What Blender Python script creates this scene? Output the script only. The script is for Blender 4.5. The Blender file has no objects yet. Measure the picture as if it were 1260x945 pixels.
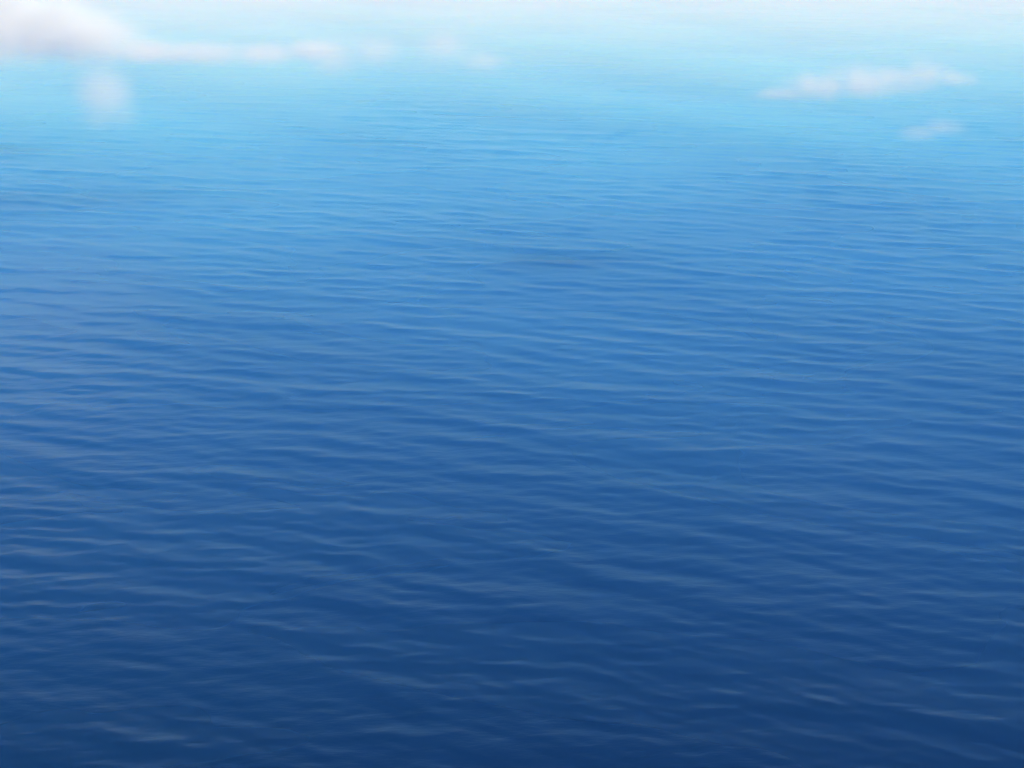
import bpy, bmesh, math, random
import numpy as np
from mathutils import Vector, Euler

# ------------------------------------------------------------------ camera, sky, sun, exposure
scene = bpy.context.scene
COL = scene.collection
R = math.radians

CAM_Z = 900.0                 # metres above the sea: seen from a small aircraft
LENS = 50.0
PITCH = 18.0                  # degrees below the horizontal
cam_data = bpy.data.cameras.new('camera')
cam_data.lens = LENS
cam_data.sensor_width = 36.0
cam_data.clip_start = 1.0
cam_data.clip_end = 200000.0
cam = bpy.data.objects.new('camera', cam_data)
cam.location = (0.0, 0.0, CAM_Z)
cam.rotation_euler = (R(90.0 - PITCH), 0.0, 0.0)
COL.objects.link(cam)
scene.camera = cam

SUN_ELEV, SUN_AZ = 34.0, 113.0        # azimuth clockwise from +Y (the view direction): to the right, a little behind
world = bpy.data.worlds.new('World')
scene.world = world
world.use_nodes = True
wn = world.node_tree.nodes
wl = world.node_tree.links
wn.clear()
sky = wn.new('ShaderNodeTexSky')
sky.sky_type = 'NISHITA'
sky.sun_disc = False
sky.sun_elevation = R(SUN_ELEV)
sky.sun_rotation = R(SUN_AZ)
sky.altitude = 0.0
sky.air_density = 0.36
sky.dust_density = 0.0
sky.ozone_density = 6.0
bg = wn.new('ShaderNodeBackground')
bg.inputs['Strength'].default_value = 0.12
wo = wn.new('ShaderNodeOutputWorld')
wl.new(sky.outputs[0], bg.inputs['Color'])
wl.new(bg.outputs[0], wo.inputs['Surface'])

sun_data = bpy.data.lights.new('sun', 'SUN')
sun_data.energy = 5.0
sun_data.angle = R(0.5)
sun_data.color = (1.0, 0.925, 0.79)
sun = bpy.data.objects.new('sun', sun_data)
to_sun = Vector((math.cos(R(SUN_ELEV)) * math.sin(R(SUN_AZ)),
                 math.cos(R(SUN_ELEV)) * math.cos(R(SUN_AZ)),
                 math.sin(R(SUN_ELEV))))
sun.rotation_euler = to_sun.to_track_quat('Z', 'Y').to_euler()
sun.location = to_sun * 3000.0
COL.objects.link(sun)

vs = scene.view_settings
vs.view_transform = 'Standard'
vs.look = 'None'
vs.exposure = 0.72
vs.gamma = 1.0
vs.use_curve_mapping = False

scene.cycles.volume_bounces = 3
scene.cycles.use_adaptive_sampling = True
scene.cycles.adaptive_threshold = 0.02
scene.cycles.max_bounces = 5
scene.cycles.volume_step_rate = 1.0
scene.cycles.volume_max_steps = 256

rng = np.random.default_rng(11)

# ------------------------------------------------------------------ the sea: one sheet to the horizon
def swell_components():
    """Long-crested swell and wind sea: (kx, ky, amplitude, phase)."""
    comps = []
    def family(n, lmin, lmax, heading, spread, slope):
        for _ in range(n):
            lam = math.exp(rng.uniform(math.log(lmin), math.log(lmax)))
            a = R(heading + rng.normal(0.0, spread))
            k = 2 * math.pi / lam
            s = slope * math.sqrt(2.0 / n) * rng.uniform(0.6, 1.4)
            comps.append((k * math.sin(a), k * math.cos(a), s / k, rng.uniform(0, 2 * math.pi), lam))
    # heading: direction of travel, degrees clockwise from +Y
    family(50, 110.0, 330.0, 191.0, 10.0, 0.029)
    family(80, 50.0, 110.0, 197.0, 14.0, 0.064)
    family(110, 14.0, 50.0, 192.0, 20.0, 0.085)
    family(24, 60.0, 170.0, 217.0, 7.0, 0.024)
    return comps

def build_sea():
    dense = np.radians(np.linspace(-33.0, 33.0, 430))
    rest = np.radians(np.linspace(33.0, 327.0, 74)[1:-1])
    az = np.concatenate([dense, rest])                         # clockwise from +Y
    rad = np.concatenate([[120.0, 400.0, 700.0],
                          np.exp(np.linspace(math.log(900.0), math.log(13000.0), 1060)),
                          [15000.0, 18000.0, 23000.0, 30000.0, 42000.0, 60000.0]])
    na, nr = len(az), len(rad)
    dr = np.gradient(rad)
    daz = np.full(na, dense[1] - dense[0]); daz[len(dense):] = R(4.0)
    RR, AA = np.meshgrid(rad, az, indexing='ij')
    X = RR * np.sin(AA); Y = RR * np.cos(AA)
    Z = np.zeros_like(X)
    sp_r = dr[:, None]
    edge = np.zeros(na); edge[:len(dense)] = np.clip((R(33.0) - np.abs(dense)) / R(1.5), 0, 1)
    ZL = np.zeros_like(X); DX = np.zeros_like(X); DY = np.zeros_like(X)
    for kx, ky, amp, ph, lam in swell_components():
        f = np.clip((lam / sp_r - 3.0) / 3.0, 0.0, 1.0)
        f = f * f * (3 - 2 * f)
        rows = np.nonzero(f[:, 0] > 0.001)[0]
        if len(rows) == 0:
            continue
        r0, r1 = rows[0], rows[-1] + 1
        sl = (slice(r0, r1), slice(0, len(dense)))
        t = kx * X[sl] + ky * Y[sl] + ph
        w = f[r0:r1] * edge[None, :len(dense)] * amp
        z = w * np.cos(t)
        Z[sl] += z
        ZL[sl] += z * (2.6 if lam > 100 else 1.9 if lam > 48 else 0.7)
        k = math.hypot(kx, ky)
        s = np.sin(t) * w * 0.1
        DX[sl] -= s * kx / k; DY[sl] -= s * ky / k
    # crests lean forward, the way the swell runs
    X = X + DX + ZL * math.sin(R(195.0)); Y = Y + DY + ZL * math.cos(R(195.0))
    verts = np.stack([X, Y, Z], axis=-1).reshape(-1, 3)
    verts = np.concatenate([verts, [[0.0, 0.0, 0.0]]])
    i = np.arange(nr - 1)[:, None]; j = np.arange(na)[None, :]
    jn = (j + 1) % na
    # counter-clockwise from above (azimuth runs clockwise)
    quads = np.stack([i * na + j, i * na + jn + 0 * i, (i + 1) * na + jn, (i + 1) * na + j], axis=-1)
    quads = quads[..., ::-1].reshape(-1, 4)
    tris = np.stack([np.full(na, nr * na), np.arange(na), (np.arange(na) + 1) % na], axis=-1)[:, ::-1]
    nq, nt = len(quads), len(tris)
    me = bpy.data.meshes.new('sea')
    me.vertices.add(len(verts)); me.vertices.foreach_set('co', verts.astype(np.float32).ravel())
    loops = np.concatenate([quads.ravel(), tris.ravel()]).astype(np.int32)
    me.loops.add(len(loops)); me.loops.foreach_set('vertex_index', loops)
    me.polygons.add(nq + nt)
    starts = np.concatenate([np.arange(nq) * 4, nq * 4 + np.arange(nt) * 3]).astype(np.int32)
    me.polygons.foreach_set('loop_start', starts)
    me.update(calc_edges=True)
    me.validate()
    me.polygons.foreach_set('use_smooth', np.ones(len(me.polygons), dtype=bool))
    me.update()
    o = bpy.data.objects.new('sea', me)
    o['kind'] = 'structure'
    o['label'] = 'deep blue open sea with long low swell under haze'
    COL.objects.link(o)
    return o

def sea_material():
    m = bpy.data.materials.new('sea_water')
    m.use_nodes = True
    nt = m.node_tree; N = nt.nodes; L = nt.links
    N.clear()
    out = N.new('ShaderNodeOutputMaterial')
    pb = N.new('ShaderNodeBsdfPrincipled')
    pb.inputs['IOR'].default_value = 1.333
    L.new(pb.outputs[0], out.inputs['Surface'])
    geo = N.new('ShaderNodeNewGeometry')
    def mapped(rot, scale):
        mp = N.new('ShaderNodeMapping')
        mp.vector_type = 'TEXTURE'
        mp.inputs['Rotation'].default_value = (0, 0, R(rot))
        mp.inputs['Scale'].default_value = (scale[0], scale[1], 1000.0)
        L.new(geo.outputs['Position'], mp.inputs['Vector'])
        return mp.outputs[0]
    def noise(vec, detail, rough, dist=0.0):
        n = N.new('ShaderNodeTexNoise')
        n.noise_dimensions = '2D'
        n.inputs['Scale'].default_value = 1.0
        n.inputs['Detail'].default_value = detail
        n.inputs['Roughness'].default_value = rough
        n.inputs['Distortion'].default_value = dist
        L.new(vec, n.inputs['Vector'])
        return n.outputs['Fac']
    def math_(op, a, b=None, c=None):
        n = N.new('ShaderNodeMath'); n.operation = op
        for idx, v in enumerate((a, b, c)):
            if v is None: continue
            if isinstance(v, (int, float)): n.inputs[idx].default_value = v
            else: L.new(v, n.inputs[idx])
        return n.outputs[0]
    def ramp(fac, a, b, lo, hi):
        n = N.new('ShaderNodeMapRange'); n.interpolation_type = 'SMOOTHSTEP'
        n.inputs['From Min'].default_value = a; n.inputs['From Max'].default_value = b
        n.inputs['To Min'].default_value = lo; n.inputs['To Max'].default_value = hi
        L.new(fac, n.inputs['Value'])
        return n.outputs[0]
    # wind patches: where the breeze roughens the surface
    patch = noise(mapped(-12, (900, 420)), 3, 0.55, 0.6)
    # body colour of the water: slow drift between ultramarine and a greener blue
    hue = noise(mapped(20, (1500, 700)), 2, 0.5, 0.4)
    mix = N.new('ShaderNodeMix'); mix.data_type = 'RGBA'
    mix.inputs[6].default_value = (0.0003, 0.0008, 0.005, 1)
    mix.inputs[7].default_value = (0.0003, 0.0022, 0.005, 1)
    L.new(ramp(hue, 0.35, 0.65, 0, 1), mix.inputs[0])
    L.new(mix.outputs[2], pb.inputs['Base Color'])
    L.new(ramp(patch, 0.3, 0.7, 0.25, 0.29), pb.inputs['Roughness'])
    # waves too short for the mesh, as relief: crests run across the view
    a = noise(mapped(-14, (34, 9.0)), 3, 0.5, 0.3)
    b = noise(mapped(-4, (13, 4.2)), 3, 0.55, 0.3)
    c = noise(mapped(9, (70, 20)), 2, 0.5, 0.3)
    h = math_('ADD', math_('MULTIPLY', a, 0.38), math_('MULTIPLY', c, 1.2))
    h = math_('ADD', h, math_('MULTIPLY', math_('MULTIPLY', b, 0.42), ramp(patch, 0.3, 0.7, 0.7, 1.05)))
    bump = N.new('ShaderNodeBump')
    bump.inputs['Strength'].default_value = 0.75
    bump.inputs['Distance'].default_value = 1.0
    L.new(h, bump.inputs['Height'])
    L.new(bump.outputs[0], pb.inputs['Normal'])
    return m

sea = build_sea()
sea.data.materials.append(sea_material())

# ------------------------------------------------------------------ haze: the air over the sea
HAZE = 0.82e-4
def build_haze():
    bm = bmesh.new()
    bmesh.ops.create_cube(bm, size=1.0)
    z0, z1 = -30.0, CAM_Z + 40.0
    for v in bm.verts:
        v.co.x *= 130000.0; v.co.y *= 130000.0
        v.co.z = z0 if v.co.z < 0 else z1
    me = bpy.data.meshes.new('haze'); bm.to_mesh(me); bm.free()
    o = bpy.data.objects.new('haze', me)
    m = bpy.data.materials.new('hazy_air'); m.use_nodes = True
    N = m.node_tree.nodes; L = m.node_tree.links; N.clear()
    out = N.new('ShaderNodeOutputMaterial')
    pv = N.new('ShaderNodeVolumePrincipled')
    pv.inputs['Color'].default_value = (0.04, 0.28, 1.0, 1)
    pv.inputs['Absorption Color'].default_value = (1, 1, 1, 1)
    pv.inputs['Density'].default_value = HAZE
    L.new(pv.outputs[0], out.inputs['Volume'])
    me.materials.append(m)
    o['kind'] = 'stuff'
    o['label'] = 'pale blue haze hanging in the air over the sea'
    COL.objects.link(o)
    return o
haze = build_haze()

# ------------------------------------------------------------------ sea mist: a white bank that thickens towards the horizon
def build_mist(name, start, climb, density, colour, label, seed):
    # closed sheet: flat underneath, its top climbing slowly with distance
    ys = np.concatenate([start + (np.linspace(0.0, 1.0, 46) ** 2.2) * 14000.0,
                         start + 14000.0 + np.array([3000, 8000, 16000, 28000, 38000.0])])
    xs = np.sign(np.linspace(-1, 1, 101)) * np.abs(np.linspace(-1, 1, 101)) ** 1.8
    top, bot = [], []
    base = 12.0 + seed * 0.5
    for y in ys:
        half = 5000.0 + 0.75 * y
        for x in xs:
            X = x * half
            t = max(0.0, (y - start) / 16600.0)
            # drifting thicker and thinner swathes
            u = 1.0 + 0.15 * math.sin(X / 430.0 + 1.4 * math.sin(y / 900.0 + seed)) * math.sin(y / 560.0 + 0.7 * seed) \
                    + 0.09 * math.sin(X / 210.0 + y / 370.0 + 1.1 * math.sin(y / 480.0))
            h = 1.0 + 300.0 * t ** climb * u if y > ys[0] else 1.0
            top.append((X, y, min(h, 620.0) + base)); bot.append((X, y, base))
    nx, ny = len(xs), len(ys); n = nx * ny
    faces = []
    for j in range(ny - 1):
        for i in range(nx - 1):
            a, b, c, d = j * nx + i, j * nx + i + 1, (j + 1) * nx + i + 1, (j + 1) * nx + i
            faces.append((a, b, c, d)); faces.append((n + d, n + c, n + b, n + a))
    ring = list(range(nx)) + [j * nx + nx - 1 for j in range(1, ny)] + \
           [(ny - 1) * nx + i for i in range(nx - 2, -1, -1)] + [j * nx for j in range(ny - 2, 0, -1)]
    for q in range(len(ring)):
        a, b = ring[q], ring[(q + 1) % len(ring)]
        faces.append((b, a, n + a, n + b))
    me = bpy.data.meshes.new(name); me.from_pydata(top + bot, [], faces); me.update()
    o = bpy.data.objects.new(name, me)
    m = bpy.data.materials.new('sea_mist'); m.use_nodes = True
    N = m.node_tree.nodes; L = m.node_tree.links; N.clear()
    out = N.new('ShaderNodeOutputMaterial')
    pv = N.new('ShaderNodeVolumePrincipled')
    pv.inputs['Color'].default_value = colour + (1,)
    pv.inputs['Absorption Color'].default_value = (1, 1, 1, 1)
    pv.inputs['Density'].default_value = density
    L.new(pv.outputs[0], out.inputs['Volume'])
    me.materials.append(m)
    o['kind'] = 'stuff'
    o['label'] = label
    COL.objects.link(o)
    return o
build_mist('blue_mist', 1250.0, 0.85, 3.2e-3, (0.065, 0.32, 1.0),
           'thin bluish mist lying on the sea from the middle distance on', 5)
build_mist('white_mist', 6500.0, 1.0, 3.5e-4, (1.0, 1.0, 1.0),
           'white mist hiding the sea towards the far horizon', 8)

# ------------------------------------------------------------------ clouds drifting below the aircraft
FPX = LENS / 36.0 * 1260.0
def at(px, py, drop):
    """Point seen at pixel (px, py) of the 1260x945 photograph, `drop` metres below the camera."""
    d = Vector(((px - 630.0) / FPX, -(py - 472.5) / FPX, -1.0))
    d = Euler((R(90.0 - PITCH), 0, 0)).to_matrix() @ d
    return Vector((0, 0, CAM_Z)) + d * (-drop / d.z)

def cloud(blobs, drop, density, label, depth=0.8, erode=0.75, grain=26.0, soft=0.55, seed=0.0):
    """blobs: (px, py, half_width_px, half_height_px[, thickness]) read off the photograph; each
    becomes an ellipsoid of real size in metres, `depth` times as deep as it is wide."""
    mid = at(sum(b[0] for b in blobs) / len(blobs), sum(b[1] for b in blobs) / len(blobs), drop)
    dist = (mid - Vector((0, 0, CAM_Z))).length
    px_m = dist / FPX
    E = []
    for k, (bx, by, hw, hh, *w) in enumerate(blobs):
        d = Vector(((bx - 630.0) / FPX, -(by - 472.5) / FPX, -1.0))
        d = Euler((R(90.0 - PITCH), 0, 0)).to_matrix() @ d
        p = Vector((0, 0, CAM_Z)) + d * (mid.y / d.y)
        p = p - mid
        rr = random.Random(k + seed)
        p.y += rr.uniform(-0.25, 0.25) * hw * px_m * depth
        E.append((p, Vector((hw * px_m, max(hw * depth, hh * 1.1) * px_m, hh * px_m * 1.02)), w[0] if w else 1.0))
    bm = bmesh.new()
    for p, r, _ in E:
        g = bmesh.ops.create_icosphere(bm, subdivisions=3, radius=1.0)
        for v in g['verts']:
            v.co = Vector((v.co.x * r.x * 1.02 + p.x, v.co.y * r.y * 1.02 + p.y, v.co.z * r.z * 1.02 + p.z))
    me = bpy.data.meshes.new('cloud'); bm.to_mesh(me); bm.free()
    if len(blobs) > 1:
        tmp = bpy.data.objects.new('cloud_tmp', me); COL.objects.link(tmp)
        rm = tmp.modifiers.new('r', 'REMESH'); rm.mode = 'VOXEL'
        rm.voxel_size = max(1.5, min(min(e[1].z for e in E) * 0.28, 6.0))
        dg = bpy.context.evaluated_depsgraph_get()
        me2 = bpy.data.meshes.new_from_object(tmp.evaluated_get(dg))
        bpy.data.objects.remove(tmp); bpy.data.meshes.remove(me)
        me = me2; me.name = 'cloud'
    o = bpy.data.objects.new('cloud', me)
    o.location = mid
    m = bpy.data.materials.new('cloud_vapour'); m.use_nodes = True
    nt = m.node_tree; N = nt.nodes; L = nt.links; N.clear()
    out = N.new('ShaderNodeOutputMaterial')
    pv = N.new('ShaderNodeVolumePrincipled')
    pv.inputs['Color'].default_value = (1, 1, 1, 1)
    pv.inputs['Absorption Color'].default_value = (1, 1, 1, 1)
    pv.inputs['Anisotropy'].default_value = 0.0
    L.new(pv.outputs[0], out.inputs['Volume'])
    tc = N.new('ShaderNodeTexCoord')
    nz = N.new('ShaderNodeTexNoise')
    nz.noise_dimensions = '3D'
    nz.inputs['Scale'].default_value = 0.75 / grain
    nz.inputs['Detail'].default_value = 3.0
    nz.inputs['Roughness'].default_value = 0.55
    off = N.new('ShaderNodeVectorMath'); off.operation = 'ADD'
    off.inputs[1].default_value = (seed * 37.1, seed * 11.3, seed * 5.7)
    L.new(tc.outputs['Object'], off.inputs[0]); L.new(off.outputs[0], nz.inputs['Vector'])
    cur = None
    for p, r, w in E:
        s = N.new('ShaderNodeVectorMath'); s.operation = 'SUBTRACT'
        L.new(tc.outputs['Object'], s.inputs[0]); s.inputs[1].default_value = p
        q = N.new('ShaderNodeVectorMath'); q.operation = 'MULTIPLY'
        L.new(s.outputs[0], q.inputs[0]); q.inputs[1].default_value = (1 / r.x, 1 / r.y, 1 / r.z)
        ln = N.new('ShaderNodeVectorMath'); ln.operation = 'LENGTH'
        L.new(q.outputs[0], ln.inputs[0])
        f = N.new('ShaderNodeMath'); f.operation = 'SUBTRACT'
        f.inputs[0].default_value = 1.0; L.new(ln.outputs['Value'], f.inputs[1])
        if w != 1.0:
            g = N.new('ShaderNodeMath'); g.operation = 'MULTIPLY'
            L.new(f.outputs[0], g.inputs[0]); g.inputs[1].default_value = w
            f = g
        if cur is None:
            cur = f.outputs[0]
        else:
            mx = N.new('ShaderNodeMath'); mx.operation = 'SMOOTH_MAX'
            L.new(cur, mx.inputs[0]); L.new(f.outputs[0], mx.inputs[1]); mx.inputs[2].default_value = 0.12
            cur = mx.outputs[0]
    nr = N.new('ShaderNodeMapRange')
    nr.inputs['From Min'].default_value = 0.3; nr.inputs['From Max'].default_value = 0.75
    nr.inputs['To Min'].default_value = 0.0; nr.inputs['To Max'].default_value = erode
    L.new(nz.outputs['Fac'], nr.inputs['Value'])
    sub = N.new('ShaderNodeMath'); sub.operation = 'SUBTRACT'
    L.new(cur, sub.inputs[0]); L.new(nr.outputs[0], sub.inputs[1])
    mr = N.new('ShaderNodeMapRange'); mr.interpolation_type = 'SMOOTHSTEP'
    mr.inputs['From Min'].default_value = 0.0; mr.inputs['From Max'].default_value = soft
    mr.inputs['To Min'].default_value = 0.0; mr.inputs['To Max'].default_value = density * 0.8
    L.new(sub.outputs[0], mr.inputs['Value'])
    L.new(mr.outputs[0], pv.inputs['Density'])
    me.materials.clear(); me.materials.append(m)
    m.cycles.volume_step_rate = 1.0
    o['label'] = label
    o['category'] = 'cloud'
    o['group'] = 'low clouds over the sea'
    COL.objects.link(o)
    return o

cloud([(-60, 38, 190, 56), (40, 34, 135, 54), (110, 46, 90, 42), (165, 60, 60, 24), (-20, 4, 110, 44)],
      360, 0.015, 'large bright white cloud bank cut off by the left edge', seed=1, grain=80, erode=0.2, soft=0.75, depth=0.3)
cloud([(205, 66, 75, 20), (260, 64, 75, 21), (325, 65, 75, 20), (380, 62, 60, 18)],
      360, 0.012, 'long thin white wisp trailing right from the large cloud bank', seed=2, grain=48, erode=0.22, soft=1.0)
cloud([(410, 68, 62, 36), (460, 60, 62, 30)],
      360, 0.008, 'faint pale cloud scrap at the end of the long wisp', seed=3, grain=60, erode=0.3, soft=1.0)
cloud([(545, 58, 58, 32), (595, 76, 48, 22)],
      360, 0.008, 'faint small cloud scrap nearest the middle of the view', seed=4, grain=56, erode=0.3, soft=1.0)
cloud([(127, 114, 48, 42), (121, 142, 44, 30, 0.55), (153, 142, 30, 27, 0.5)],
      360, 0.0095, 'rounded translucent puff hanging below the large cloud bank', seed=5, depth=1.0, grain=40, erode=0.12, soft=0.8)
cloud([(965, 116, 58, 12), (1008, 106, 76, 26), (1060, 99, 78, 32), (1110, 97, 60, 26), (1140, 92, 52, 29), (1172, 97, 46, 17)],
      360, 0.012, 'long white cloud tapering to the left, alone over open water', seed=6, grain=32, erode=0.38, soft=0.9)
cloud([(1132, 163, 40, 14), (1158, 156, 42, 17)],
      360, 0.008, 'tiny white wisp just below the long tapering cloud', seed=7, grain=34, erode=0.25, soft=0.9)
